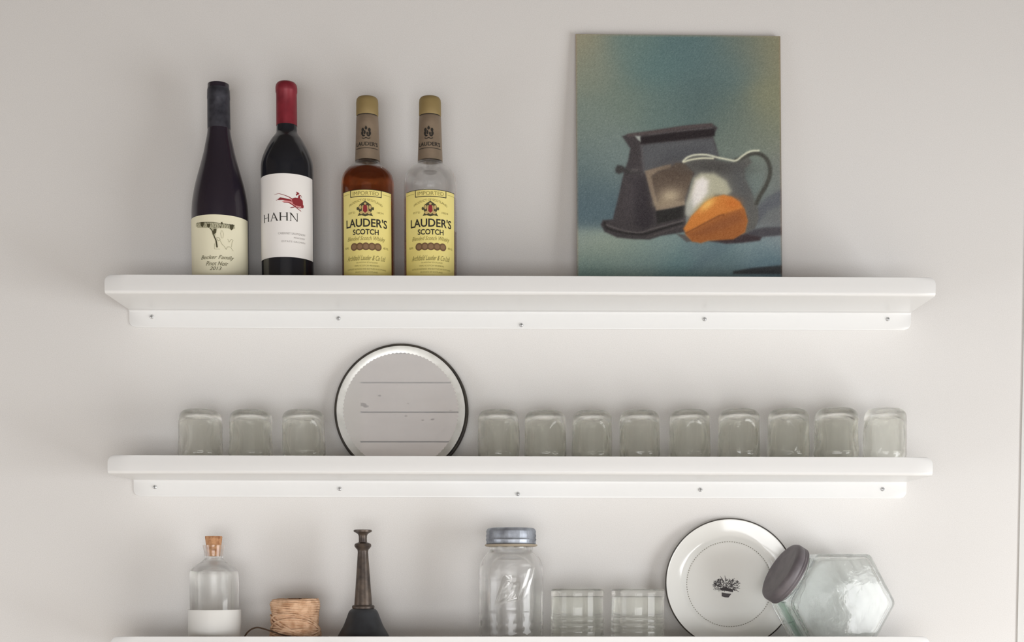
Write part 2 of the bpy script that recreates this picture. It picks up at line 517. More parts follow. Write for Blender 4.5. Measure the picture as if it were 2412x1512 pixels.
# ------------------------------------------------------------------ top shelf: first wine bottle
YB = -0.060
b = on(0, 519, YB); q = Px(b, 519, 66)
root = thing('wine_bottle', 'dark wine bottle with a cream label printed with a vine, first from the left', 'bottle', b, group='bottles on the top shelf')
P = [(200, 24.8), (225, 25.5), (262, 25.8), (300, 26), (320, 28), (340, 32), (360, 36), (380, 41), (400, 46.5), (420, 52), (440, 57), (460, 61), (480, 64), (500, 65.5), (520, 66)]
body = q.prof(P); zt = body[0][1]
pr = [(0, 0.0), (q.R*0.93, 0.0), (q.R*0.985, 0.003), (q.R, 0.008), (q.R, 0.06)]
pr2 = smooth_prof(body[::-1][0:], 3)
obj('bottle_glass', lathe(pr + pr2 + [(0, zt)], 72), M['wine'], root, smooth=60)
cp = q.proff([(296, 26.6), (262, 26.4), (226, 26.0), (224, 26.6), (204, 26.0), (198, 24.5), (195, 22)])
cp += [(cp[-1][0]*.8, cp[-1][1]+.0008), (0, cp[-1][1]+.001)]
obj('foil_capsule', lathe([(cp[0][0]-0.0004, cp[0][1])] + cp, 48), M['foil_black'], root, smooth=50)
lab = obj('label', wrap_patch(q, -1.5, 1.27, 505, 700, 0.0003, zlow=0.012), M['cream'], root, smooth=180)
fm = q.amap(0.0006)
def im(poly): return [flat_shift(q, 455+x/10.8, 510+y/10.8) for (x, y) in poly]
def imS(pts, wd): return stroke([flat_shift(q, 455+x/10.8, 510+y/10.8) for (x, y) in pts], wd)
wash = [im([(110, 215), (230, 170), (300, 165), (520, 150), (800, 190), (930, 180), (1040, 190), (1050, 280), (960, 330), (880, 290), (760, 290), (640, 300), (560, 330), (470, 300), (330, 310), (150, 320), (105, 280)]),
        im([(440, 280), (620, 280), (600, 400), (560, 510), (500, 470), (490, 370)])]
wash += imS([(720, 340), (700, 430), (720, 540), (755, 540), (770, 430), (740, 350)], 0.9)
wash += imS([(600, 540), (660, 540), (690, 600), (640, 620), (600, 560)], 1.6)
wash += imS([(550, 690), (550, 830), (680, 825)], 1.0)
wash += imS([(690, 620), (730, 700), (790, 760), (830, 830), (860, 760), (930, 760), (1000, 860)], 1.3)
wash += imS([(870, 560), (900, 640), (960, 560), (1000, 590), (970, 650), (960, 760)], 1.1)
decal('vine_print', wash, q.amap(0.0006), M['ink_wash'], lab)
dark = [im(p) for p in ([(225, 180), (300, 165), (300, 230), (275, 300), (235, 270)], [(375, 200), (460, 205), (445, 270), (415, 305), (380, 270)],
        [(915, 190), (1000, 180), (1020, 210), (1000, 290), (960, 335), (925, 290)], [(540, 320), (600, 320), (590, 420), (560, 440), (530, 470), (505, 440), (520, 380)],
        [(710, 150), (740, 130), (760, 190), (720, 200)], [(680, 240), (710, 250), (700, 300)])]
dark += imS([(440, 300), (500, 370), (540, 500), (590, 620), (612, 790)], lambda t: 1.6 + 1.8*t)
dark += imS([(120, 215), (230, 175), (350, 165), (540, 155), (700, 180), (870, 185), (1040, 205)], 0.9)
for i in range(16):
    x = 140 + i*56; dark += imS([(x, 180+random.uniform(-15, 40)), (x+26, 230+random.uniform(-20, 40)), (x+8, 280)], 0.7)
decal('vine_trunk_print', dark, q.amap(0.0009), M['ink_green'], lab)
scr = text2d('Becker Family', -47, 31, 601, 613, shear=0.4) + text2d('Pinot Noir', -34, 17, 615.5, 625.5, shear=0.4) + text2d('2013', -25, 2, 628, 636, shear=0.35)
M['ink_script'] = mat('grey_olive_ink', rgb(104, 100, 74), 0.6)
decal('script_lettering', scr, q.amap(0.0009), M['ink_script'], lab)

# ------------------------------------------------------------------ second wine bottle, red capsule
b = on(0, 678, YB); q = Px(b, 678, 61.5)
root = thing('wine_bottle', 'dark wine bottle with a red foil neck and white label showing a red bird', 'bottle', b, group='bottles on the top shelf')
P = [(200, 22), (288, 23.6), (306, 24), (314, 25), (322, 30), (330, 36), (340, 42), (352, 48.5), (366, 54.5), (380, 59), (394, 61.2), (410, 61.5)]
body = q.prof(P); zt = body[0][1]
pr = [(0, 0.0), (q.R*0.93, 0.0), (q.R*0.985, 0.003), (q.R, 0.008), (q.R, 0.06)]
obj('bottle_glass', lathe(pr + smooth_prof(body[::-1], 3) + [(0, zt)], 72), M['wine2'], root, smooth=60)
cp = q.proff([(289, 24.4), (250, 24.2), (212, 23.9), (209, 25.2), (198, 25.4), (192, 24.2), (189, 21)])
cp += [(cp[-1][0]*.8, cp[-1][1]+.0008), (0, cp[-1][1]+.001)]
obj('foil_capsule', lathe([(cp[0][0]-0.0004, cp[0][1])] + cp, 48), M['foil_red'], root, smooth=50)
lab = obj('label', wrap_patch(q, -1.62, 1.21, 408, 605, 0.0003), M['white'], root, smooth=180)
red, pink = [], []
def I(x, y): return flat_shift(q, 640+x/7.96, 430+y/7.96)
red.append([I(*p) for p in ((380, 320), (400, 290), (440, 275), (490, 280), (500, 235), (525, 235), (530, 285), (570, 320), (578, 380), (570, 430), (510, 435), (440, 420), (400, 390))])
red.append([I(*p) for p in ((135, 320), (170, 285), (230, 290), (360, 320), (390, 355), (300, 340), (220, 330), (140, 335))])
red.append([I(*p) for p in ((455, 165), (495, 175), (520, 205), (480, 225), (460, 245), (455, 205), (475, 200))])
red += [circ(*I(568, 435), 3.6, 4.6, 12)[0]]
red += stroke([I(*p) for p in ((70, 240), (150, 215), (250, 240), (330, 270), (400, 310))], lambda t: 0.5+1.6*t)
red += stroke([I(*p) for p in ((230, 375), (330, 375), (420, 430), (480, 480), (545, 530))], lambda t: 1.2+1.2*(1-abs(2*t-1)))
red += stroke([I(*p) for p in ((355, 470), (420, 455), (450, 430))], 1.7)
red += stroke([I(*p) for p in ((470, 455), (520, 470), (575, 460))], 1.6)
red += stroke([I(*p) for p in ((510, 235), (540, 230), (560, 275))], lambda t: 2.0-1.4*t)
red += stroke([I(*p) for p in ((100, 350), (130, 325), (200, 305))], 0.9)
pink.append([I(*p) for p in ((200, 360), (330, 300), (400, 300), (580, 330), (585, 470), (420, 440), (330, 385))])
decal('bird_print', pink, q.amap(0.0005), M['ink_pink'], lab)
decal('bird_print', red, q.amap(0.0008), M['ink_red'], lab)
def serif(ch, x, w_, t=0.13, th=0.055):
    """Roman capitals H A N as polygons, 1 high"""
    P = []
    def sf(cx, y, wd): P.append([(cx-wd, y), (cx+wd, y), (cx+wd*0.5, y+(0.05 if y < 0.5 else -0.05)), (cx-wd*0.5, y+(0.05 if y < 0.5 else -0.05))])
    if ch == 'H':
        for cx in (x+t, x+w_-t):
            P.append([(cx-t/2, 0), (cx+t/2, 0), (cx+t/2, 1), (cx-t/2, 1)]); sf(cx, 0, t*1.05); sf(cx, 1, t*1.05)
        P.append([(x+t, .47), (x+w_-t, .47), (x+w_-t, .47+th), (x+t, .47+th)])
    if ch == 'A':
        ap = x+w_*.47
        P.append([(ap-.04, 1.03), (ap+.04, 1.03), (x+w_-.02, 0), (x+w_-.02-t*1.25, 0)])
        P.append([(ap-.03, .98), (ap+.02, .9), (x+t*.9, 0), (x+t*.4, 0)])
        P.append([(x+w_*.24, .34), (x+w_*.7, .34), (x+w_*.7, .34+th), (x+w_*.24, .34+th)])
        sf(x+t*.6, 0, t*.95); sf(x+w_-t*.6, 0, t*.95)
    if ch == 'N':
        P.append([(x+t*.8, 0), (x+t*.8+th, 0), (x+t*.8+th, 1), (x+t*.8, 1)]); P.append([(x+w_-t-th, 0), (x+w_-t, 0), (x+w_-t, 1), (x+w_-t-th, 1)])
        P.append([(x, 1), (x+t*1.4, 1), (x+w_-t, -.04), (x+w_-t-th*1.3, -.04)])
        sf(x+t*.8, 0, t*.85); sf(x+w_-t-th/2, 1, t*.85)
    return P
L = []; x = 0
for ch, w_ in (('H', .95), ('A', .92), ('H', .95), ('N', .98)):
    L += serif(ch, x, w_); x += w_ + .13
uL, uR = flat_shift(q, 624, 510)[0], flat_shift(q, 703, 510)[0]
tot = x-.13
L = [[(uL+(uR-uL)*(p[0]/tot), 519.5-19*p[1]) for p in poly] for poly in L]
decal('brand_lettering', L, q.amap(0.0006), M['ink'], lab)
G = text2d('CABERNET SAUVIGNON', -22, 42, 547, 552) + text2d('MONTEREY', 14, 42, 557, 561) + text2d('ESTATE GROWN', -14, 42, 566.5, 570.5)
decal('small_lettering', G, q.amap(0.0006), M['ink_grey'], lab)

# ------------------------------------------------------------------ whisky bottles
def whisky(cx, cxl, fill, label, gl_dx, rot):
    b = on(0, cx, YB); q = Px(b, cx, 62)
    root = thing('whisky_bottle', label, 'bottle', b, group='bottles on the top shelf')
    P = [(268, 20), (366, 24), (376, 27.5), (386, 30), (390, 34), (393, 39), (397, 44), (404, 51), (413, 57), (424, 60.5), (438, 62), (455, 62)]
    body = smooth_prof(q.prof(P)[::-1], 3)
    pr = [(0, 0.004), (q.R*0.6, 0.002), (q.R*0.9, 0.0), (q.R*0.985, 0.003), (q.R, 0.008), (q.R, 0.05)] + body
    wt = 0.0024
    inner = [(max(r-wt, 0.004), z) for (r, z) in body[::-1]] + [(q.R-wt, 0.05), (q.R-wt, 0.014), (q.R-wt-0.003, 0.009), (q.R*0.7, 0.008), (0, 0.010)]
    obj('bottle_glass', lathe(pr + inner, 72), M['glass'], root, smooth=60)
    zl = at(cx, fill, q.y - q.r(36 if fill < 400 else 60)).z - b.z
    lq = [(0, 0.0102), (q.R*0.7, 0.0078), (q.R-wt-0.0026, 0.0087), (q.R-wt+0.0003, 0.014), (q.R-wt+0.0003, 0.05)]
    lq += [(max(r-wt+0.0003, 0.004), z) for (r, z) in body if z < zl]
    rl = lq[-1][0]
    lq += [(rl-0.0006, zl), (0, zl)]
    obj('whisky', lathe(lq, 72), M['whisky'], root, smooth=60)
    cp = q.proff([(266, 24.8), (263, 26), (248, 25.8), (234, 25.8), (227, 25), (224, 22.5)])
    cp += [(cp[-1][0]*.8, cp[-1][1]+.0008), (0, cp[-1][1]+.001)]
    obj('screw_cap', lathe([(0, cp[0][1])] + cp, 48), M['cap'], root, smooth=50)
    rings = bmesh.new()
    nw = q.proff([(372, 29.2), (350, 28.4), (320, 27.4), (290, 26.4), (268, 25.6), (266, 24)])
    nk = obj('neck_wrap', lathe([(nw[0][0]-0.0006, nw[0][1])] + nw, 48), M['neckwrap'], root, smooth=60)
    Rn = q.r(28.0)
    def nmap(u, py):
        a = u/28.0 - 0.12 + q.turn
        R = q.r(25.6 + (py-268)/104*3.6) + 0.0006
        return (R*math.sin(a), -R*math.cos(a), at(cx, py, q.y-Rn).z - b.z)
    D = text2d("LAUDER'S", -26, 30, 333.5, 343, bold=0.01)
    D += stroke([(-28+4*k, 348.5) for k in range(16)], 1.3) + stroke([(-28+4*k, 264.5+2.5) for k in range(16)], 1.6)
    D += stroke([(-10, 324), (-5, 326.5), (0, 323.5), (5, 326.5), (10, 324)], 1.8)
    D += circ(0, 301, 3, 4) + circ(-8, 305, 3.2, 4.6) + circ(8, 305, 3.2, 4.6) + circ(-9, 313, 2.8, 5) + circ(9, 313, 2.8, 5) + circ(-3, 311, 2.2, 5) + circ(3, 314, 2, 4) + circ(-6, 319, 3.6, 2) + circ(6, 319, 3.6, 2) + stroke([(0, 296), (0, 300)], 2)
    decal('neck_lettering', D, nmap, M['ink'], nk)
    # big yellow label
    lab = obj('label', wrap_patch(q, -1.12+rot*0, 1.08+rot*0.4, 446, 700, 0.0004, zlow=0.014), M['yellow'], root, smooth=180)
    fm = q.amap(0.0007, rot=rot)
    K = []
    arc = lambda u0, u1, y, w_: stroke([(u0+(u1-u0)*k/16, y) for k in range(17)], w_)
    K += arc(-66, 68, 446.6, 1.4)
    K += arc(-36, 38, 462.6, 1.7) + stroke([(-36, 446), (-36, 463)], 1.7) + stroke([(38, 446), (38, 463)], 1.7)
    decal('label_border', K, fm, M['ink'], lab)
    decal('brand_lettering', text2d("LAUDER'S", -50, 54, 514, 534.5, bold=0.018), fm, M['ink'], lab)
    decal('scotch_lettering', text2d('SCOTCH', -30, 31, 539.5, 552.5, bold=0.02), fm, M['ink'], lab)
    O = text2d('IMPORTED', -30, 32, 450.5, 459.5) + text2d('PRODUCT OF SCOTLAND', -40, 41, 468, 473.5, arch=12)
    O += arc(-66, -40, 455, 0.8) + arc(42, 68, 455, 0.8)
    O += text2d("EST'D", -42, -24, 497.5, 502) + text2d('1834', 27, 44, 497.5, 502)
    O += text2d('Blended Scotch Whisky', -46, 48, 556, 569, shear=0.4)
    O += text2d('Archibald Lauder & Co Ltd', -47, 49, 601, 613, shear=0.5, bold=0.006)
    O += text2d('GLASGOW SCOTLAND', -22, 28, 616.5, 620) + text2d('100% SCOTCH WHISKIES', -26, 32, 624, 627.5)
    O += text2d('DISTILLED BLENDED AND BOTTLED IN SCOTLAND', -46, 50, 631.5, 635) + text2d('PRODUCE OF SCOTLAND', -24, 28, 639, 642.5)
    O += text2d('750ML', -56, -42, 579, 584) + text2d('40% VOL', 43, 58, 579, 584)
    decal('small_lettering', O, fm, M['ink_olive'], lab)
    S = []
    for k in range(5):
        S += circ(-27+14*k, 580.5, 9.2, 9.2, 18)
    decal('medal_print', S, fm, M['ink_brown'], lab)
    S2 = []
    for k in range(5):
        S2 += circ(-27+14*k, 580.5, 5.8, 5.8, 14)
    M.setdefault('ink_brown2', mat('light_seal_ink', rgb(138, 108, 76), 0.5))
    decal('medal_print', S2, q.amap(0.0009, rot=rot), M['ink_brown2'], lab)
    cr = circ(0, 494, 8, 13, 8)[0]
    c0 = [[(-15, 508), (-18, 509), (-13, 500), (-17, 492), (-13, 482), (-6, 477), (0, 473), (6, 477), (13, 482), (17, 492), (13, 500), (18, 509), (8, 507), (0, 510), (-8, 507)]]
    c0 += circ(-18, 491, 2.2, 4, 8) + circ(18, 491, 2.2, 4, 8)
    decal('crest_print', c0, fm, M['ink_green'], lab)
    c1 = circ(-11, 488, 3, 5, 8) + circ(11, 488, 3, 5, 8) + circ(-9, 501, 4, 4, 8) + circ(9, 501, 4, 4, 8) + circ(0, 480, 3, 3, 8)
    c1 += [[(-7, 484), (7, 484), (8, 500), (0, 505), (-8, 500)]]
    decal('crest_print', c1, q.amap(0.0009, rot=rot), M['ink_tan'], lab)
    decal('crest_print', [[(0, 482), (4, 485), (5, 497), (0, 502), (-5, 497), (-4, 485)]], q.amap(0.0011, rot=rot), M['ink_red'], lab)
    return root
whisky(867, 861, 392.5, 'scotch bottle filled with amber whisky up to its shoulder, yellow label', 0, -0.10)
whisky(1014, 1016, 452, 'scotch bottle nearest the painting, clear empty shoulder above its yellow label', 0, 0.0)

# ------------------------------------------------------------------ painting on a panel
def painting():
    cor = {}
    yb, yt = -0.036, -0.0075
    BL, BR = at(1360, 722, yb), at(1843, 726, yb)
    for p_ in (BL, BR): p_.z = SHELF[0][0] + SHELF[0][1]*p_.x + 0.0006
    TL, TR = at(1356, 80, yt), at(1838, 85, yt)
    root = thing('painting', 'unframed still life painting of a lantern, a jug and an onion leaning on the wall', 'painting', tuple((BL+BR)/2))
    o0 = (BL+BR)/2
    nrm = ((BR-BL).cross(TL-BL)).normalized()
    if nrm.y > 0: nrm = -nrm
    th = 0.004
    bm = bmesh.new()
    fr = [bm.verts.new(p-o0-nrm*0.0002) for p in (BL, BR, TR, TL)]
    bk = [bm.verts.new(p-o0-nrm*th) for p in (BL, BR, TR, TL)]
    bm.faces.new(fr); bm.faces.new(bk[::-1])
    for i in range(4): bm.faces.new((fr[i], bk[i], bk[(i+1) % 4], fr[(i+1) % 4]))
    obj('panel', bm, M['panel_edge'], root)
    NX, NY = 260, 350
    S, Tt = np.meshgrid(np.linspace(0, 1, NX), np.linspace(0, 1, NY))     # t downward
    X = 1356 + 484*S + 3*Tt; Y = 80 + 654*Tt + 5*S*0
    U = (X-1390)*4.447; V = (Y-270)*4.447                    # sketch coordinates
    def rbf(pts, sig=60):
        num = np.zeros(X.shape+(3,)); den = np.zeros(X.shape)
        for (x, y, c) in pts:
            wgt = np.exp(-((X-x)**2+(Y-y)**2)/(2*sig*sig)) + 1e-9
            num += wgt[..., None]*np.array(c, float); den += wgt
        return num/den[..., None]
    bgp = [(1370, 95, (150, 146, 122)), (1400, 160, (128, 138, 122)), (1480, 110, (104, 130, 124)), (1540, 160, (90, 122, 122)), (1620, 120, (88, 118, 120)),
           (1700, 150, (92, 118, 118)), (1760, 110, (108, 122, 112)), (1820, 100, (140, 136, 108)), (1820, 250, (132, 134, 108)), (1800, 330, (124, 130, 112)),
           (1400, 300, (118, 134, 124)), (1480, 240, (112, 130, 118)), (1560, 260, (96, 120, 116)), (1650, 240, (84, 108, 108)), (1720, 280, (98, 116, 108)),
           (1380, 400, (102, 122, 120)), (1380, 460, (84, 106, 114)), (1380, 510, (82, 106, 116)), (1430, 360, (112, 130, 128)), (1760, 400, (112, 130, 122)), (1790, 440, (104, 128, 124)),
           (1750, 330, (108, 122, 112)), (1835, 420, (128, 124, 118)), (1835, 500, (110, 112, 114))]
    tbp = [(1370, 560, (140, 158, 150)), (1400, 600, (152, 166, 148)), (1480, 595, (142, 160, 146)), (1560, 590, (128, 152, 148)), (1660, 600, (112, 136, 142)),
           (1780, 590, (134, 156, 158)), (1830, 560, (140, 152, 156)), (1400, 640, (110, 142, 138)), (1500, 635, (116, 146, 144)), (1600, 640, (100, 138, 142)),
           (1700, 620, (102, 132, 138)), (1800, 620, (92, 128, 144)), (1400, 700, (104, 140, 140)), (1600, 700, (98, 134, 140)), (1820, 700, (84, 110, 124))]
    img = rbf(bgp, 42); tb = rbf(tbp, 32)
    a = 1/(1+np.exp(-(Y-(548-0.00*(X-1356)))/7.0)); img = img*(1-a[..., None]) + tb*a[..., None]
    def sdf(poly):
        P = np.array(poly, float); d = np.full(X.shape, 1e9); s = np.zeros(X.shape, bool)
        n = len(P)
        for i in range(n):
            ax, ay = P[i]; bx, by = P[(i+1) % n]
            ex, ey = bx-ax, by-ay
            t = np.clip(((U-ax)*ex+(V-ay)*ey)/(ex*ex+ey*ey+1e-9), 0, 1)
            d = np.minimum(d, np.hypot(U-ax-t*ex, V-ay-t*ey))
            c = ((ay > V) != (by > V)) & (U < (bx-ax)*(V-ay)/((by-ay) if abs(by-ay) > 1e-9 else 1e-9)+ax)
            s ^= c
        return np.where(s, -d, d)
    def fill(poly, col, soft=9, op=1.0):
        nonlocal img
        a = op/(1+np.exp(np.clip(sdf(poly)/soft*2, -30, 30))); img = img*(1-a[..., None]) + np.array(col, float)*a[..., None]
    def line(pts, wd, col, soft=7, op=1.0):
        nonlocal img
        if len(pts) > 3: pts = smooth2(pts)
        d = np.full(X.shape, 1e9)
        for (ax, ay), (bx, by) in zip(pts, pts[1:]):
            ex, ey = bx-ax, by-ay
            t = np.clip(((U-ax)*ex+(V-ay)*ey)/(ex*ex+ey*ey+1e-9), 0, 1)
            d = np.minimum(d, np.hypot(U-ax-t*ex, V-ay-t*ey))
        a = op/(1+np.exp(np.clip((d-wd/2)/soft*2, -30, 30))); img = img*(1-a[..., None]) + np.array(col, float)*a[..., None]
    def blob(cx, cy, sx, sy, col, op=1.0, ang=0.0):
        nonlocal img
        c, s = math.cos(ang), math.sin(ang)
        u = (U-cx)*c+(V-cy)*s; v = -(U-cx)*s+(V-cy)*c
        a = op*np.exp(-(u*u/(2*sx*sx)+v*v/(2*sy*sy))); img = img*(1-a[..., None]) + np.array(col, float)*a[..., None]
    def smooth2(P_):
        out = []; Q = [P_[0]]+list(P_)+[P_[-1]]
        for i in range(1, len(Q)-2):
            p0, p1, p2, p3 = [np.array(Q[j], float) for j in (i-1, i, i+1, i+2)]
            for k in range(4):
                t = k/4; out.append(tuple(0.5*((2*p1)+(-p0+p2)*t+(2*p0-5*p1+4*p2-p3)*t*t+(-p0+3*p1-3*p2+p3)*t**3)))
        return out+[tuple(P_[-1])]
    # cast shadows in the painted scene
    fill([(1740, 1010), (1850, 900), (2030, 790), (2030, 970), (1870, 1040), (1770, 1170), (1720, 1180)], (92, 96, 104), 22, .9)
    fill([(1560, 1290), (1720, 1235), (1850, 1215), (2030, 1210), (2030, 1300), (1830, 1320), (1560, 1345)], (78, 76, 82), 12)
    fill([(1250, 1370), (1400, 1330), (1620, 1290), (1800, 1320), (1780, 1360), (1600, 1385), (1420, 1398)], (66, 54, 58), 10)
    fill([(900, 1290), (990, 1300), (1100, 1370), (1010, 1380)], (88, 78, 76), 9, .8)
    fill([(1190, 1500), (1320, 1380), (1500, 1420), (1400, 1500), (1100, 1700), (1000, 1700)], (98, 124, 134), 14, .45)
    fill([(1500, 1690), (1700, 1655), (2040, 1620), (2040, 1720), (1500, 1720)], (56, 58, 62), 10, .9)
    # lantern
    fill([(335, 250), (420, 380), (400, 500), (350, 650), (300, 880), (235, 1140), (130, 1150), (108, 1200), (150, 1275), (280, 1335), (450, 1352), (620, 1356), (740, 1315), (880, 1292), (1000, 1270), (1010, 1100), (1060, 700), (1352, 470), (1292, 240), (1338, 150), (1280, 105), (1000, 130), (640, 190), (400, 228)], (66, 61, 63), 9)
    fill([(530, 350), (680, 320), (1000, 285), (1290, 262), (1352, 460), (960, 540), (560, 640)], (88, 90, 94), 16)
    fill([(780, 420), (1200, 340), (1280, 430), (960, 500), (700, 560)], (74, 76, 82), 40, .6)
    fill([(520, 262), (900, 205), (1300, 160), (1310, 235), (1000, 278), (650, 318), (530, 330)], (40, 34, 37), 9)
    line([(400, 240), (640, 205), (1000, 148), (1270, 122)], 34, (84, 74, 74), 10)
    line([(620, 228), (1000, 180), (1280, 150)], 8, (104, 98, 98), 6, .6)
    fill([(470, 245), (525, 245), (528, 305), (500, 285)], (160, 166, 160), 7)
    line([(540, 345), (545, 420), (560, 600)], 14, (96, 92, 94), 10, .7)
    fill([(570, 620), (760, 565), (850, 545), (850, 590), (720, 625), (655, 670), (700, 930), (705, 970), (985, 915), (1000, 985), (840, 1020), (695, 1048), (640, 900)], (138, 122, 104), 9)
    fill([(640, 680), (720, 625), (840, 585), (900, 530), (1000, 530), (1092, 610), (1070, 700), (1010, 860), (985, 930), (710, 985), (690, 900)], (98, 84, 72), 12)
    blob(840, 890, 90, 62, (182, 166, 140), .95, -0.2)
    blob(760, 960, 90, 30, (160, 144, 120), .7, -0.15)
    blob(900, 640, 130, 60, (84, 70, 60), .6)
    fill([(690, 1050), (860, 1020), (1000, 985), (1015, 1110), (850, 1150), (700, 1185)], (44, 43, 42), 9)
    fill([(440, 720), (560, 690), (650, 1010), (665, 1180), (560, 1260), (470, 1180)], (50, 45, 50), 30, .85)
    blob(440, 850, 70, 190, (78, 72, 76), .5, 0.15)
    line([(150, 1180), (180, 1235), (330, 1280), (520, 1300), (640, 1275), (960, 1175)], 20, (40, 38, 38), 9)
    line([(170, 1200), (350, 1262), (520, 1280), (620, 1250), (830, 1190), (970, 1152)], 11, (112, 106, 104), 8, .75)
    line([(600, 1330), (760, 1275), (960, 1210)], 12, (100, 94, 90), 8, .5)
    fill([(262, 600), (285, 560), (335, 565), (380, 600), (500, 590), (520, 640), (400, 650), (340, 640), (300, 655), (268, 640)], (62, 60, 60), 10)
    blob(470, 610, 40, 16, (92, 86, 86), .8)
    # jug
    fill([(970, 510), (1100, 470), (1290, 490), (1450, 520), (1540, 520), (1660, 450), (1700, 520), (1620, 590), (1630, 700), (1700, 850), (1760, 1000), (1770, 1120), (1730, 1230), (1600, 1300), (1050, 1250), (1000, 1080), (1003, 960), (1060, 780), (1095, 640)], (98, 98, 94), 10)
    blob(1330, 570, 240, 55, (74, 72, 70), .95, 0.05)
    blob(1590, 760, 70, 170, (84, 86, 88), .7, -0.3)
    fill([(1095, 690), (1160, 640), (1300, 640), (1430, 720), (1480, 830), (1440, 880), (1320, 870), (1200, 960), (1060, 1110), (1010, 1080), (1010, 960), (1060, 800)], (178, 176, 152), 22)
    fill([(1110, 720), (1180, 680), (1240, 720), (1230, 850), (1160, 950), (1080, 1010), (1050, 960), (1070, 850)], (232, 226, 220), 22)
    blob(1040, 1020, 30, 80, (176, 178, 172), .8, 0.2)
    line([(1530, 500), (1600, 470), (1680, 430), (1770, 425), (1850, 480), (1888, 580), (1880, 680), (1835, 790), (1780, 880), (1745, 960)], 44, (72, 72, 66), 9)
    line([(1840, 560), (1845, 660), (1800, 780), (1740, 880), (1720, 940)], 16, (104, 110, 104), 9, .7)
    line([(975, 515), (1020, 472), (1100, 445), (1220, 442), (1330, 468), (1450, 492), (1530, 502), (1600, 450), (1680, 402), (1770, 392)], 20, (206, 208, 184), 7)
    line([(985, 520), (1060, 495), (1180, 478), (1290, 480)], 18, (214, 214, 186), 7)
    line([(1040, 480), (1120, 460), (1220, 458)], 7, (118, 118, 100), 5, .8)
    # onion
    fill([(978, 1235), (1060, 1100), (1200, 960), (1300, 895), (1400, 870), (1490, 890), (1570, 945), (1620, 1030), (1648, 1150), (1620, 1270), (1500, 1340), (1350, 1352), (1240, 1360), (1160, 1385), (1070, 1370), (1010, 1310)], (200, 126, 62), 10)
    fill([(1000, 1290), (1120, 1225), (1340, 1100), (1480, 1050), (1612, 1010), (1650, 1150), (1620, 1270), (1500, 1345), (1350, 1355), (1240, 1362), (1160, 1388), (1070, 1370)], (158, 98, 54), 12)
    fill([(1060, 1300), (1350, 1140), (1560, 1060), (1600, 1150), (1400, 1240), (1200, 1300)], (136, 84, 52), 30, .7)
    blob(1230, 975, 70, 30, (238, 186, 104), .95, -0.7)
    blob(1500, 960, 60, 40, (190, 106, 48), .6)
    line([(1000, 1285), (1120, 1222), (1340, 1102), (1400, 1085)], 8, (104, 62, 40), 8, .8)
    # raw border at the top and sides, canvas weave
    e = np.minimum(X-1356-3*Tt, 1840+3*Tt-X); a = np.clip(1-e/5, 0, 1)[..., None]*0.45; img = img*(1-a)+np.array((158, 128, 104))*a
    e = np.clip(1-(Y-80)/6, 0, 1)[..., None]*0.6; img = img*(1-e)+np.array((150, 140, 118))*e
    rng = np.random.RandomState(3); img = img + rng.normal(0, 5.0, X.shape)[..., None]*np.array((1.0, 1.0, 0.9))
    g = img.mean(2, keepdims=True); wv = np.clip((img[..., 0]-img[..., 2])/60.0, 0, 1)[..., None]; img = g + (img-g)*(0.80+0.22*wv)
    img = np.clip(img*GAIN, 0, 250)/255.0
    L = np.where(img <= 0.04045, img/12.92, ((img+0.055)/1.055)**2.4)
    P = np.empty((NY, NX, 3))
    for k in range(3):
        P[..., k] = (1-Tt)*((1-S)*TL[k]+S*TR[k]) + Tt*((1-S)*BL[k]+S*BR[k]) - o0[k]
    me = bpy.data.meshes.new('painted_canvas')
    idx = np.arange(NX*NY).reshape(NY, NX)
    F = np.stack([idx[1:, :-1], idx[1:, 1:], idx[:-1, 1:], idx[:-1, :-1]], -1).reshape(-1, 4)
    me.vertices.add(NX*NY); me.vertices.foreach_set('co', P.reshape(-1))
    me.loops.add(F.size); me.loops.foreach_set('vertex_index', F.reshape(-1))
    me.polygons.add(len(F)); me.polygons.foreach_set('loop_start', np.arange(0, F.size, 4)); me.polygons.foreach_set('loop_total', np.full(len(F), 4))
    me.update(calc_edges=True)
    at_ = me.color_attributes.new('paint', 'FLOAT_COLOR', 'POINT')
    at_.data.foreach_set('color', np.concatenate([L.reshape(-1, 3), np.ones((NX*NY, 1))], 1).reshape(-1))
    m = mat('oil_paint', (1, 1, 1, 1), 0.5, spec=0.3, bump=(500, 0.15, 0.0004))
    nt = m.node_tree; ca = nt.nodes.new('ShaderNodeVertexColor'); ca.layer_name = 'paint'
    nt.links.new(ca.outputs['Color'], nt.nodes['Principled BSDF'].inputs['Base Color'])
    me.materials.append(m)
    o = bpy.data.objects.new('painted_canvas', me); C.objects.link(o); o.parent = root
GAIN = 1.07
painting()

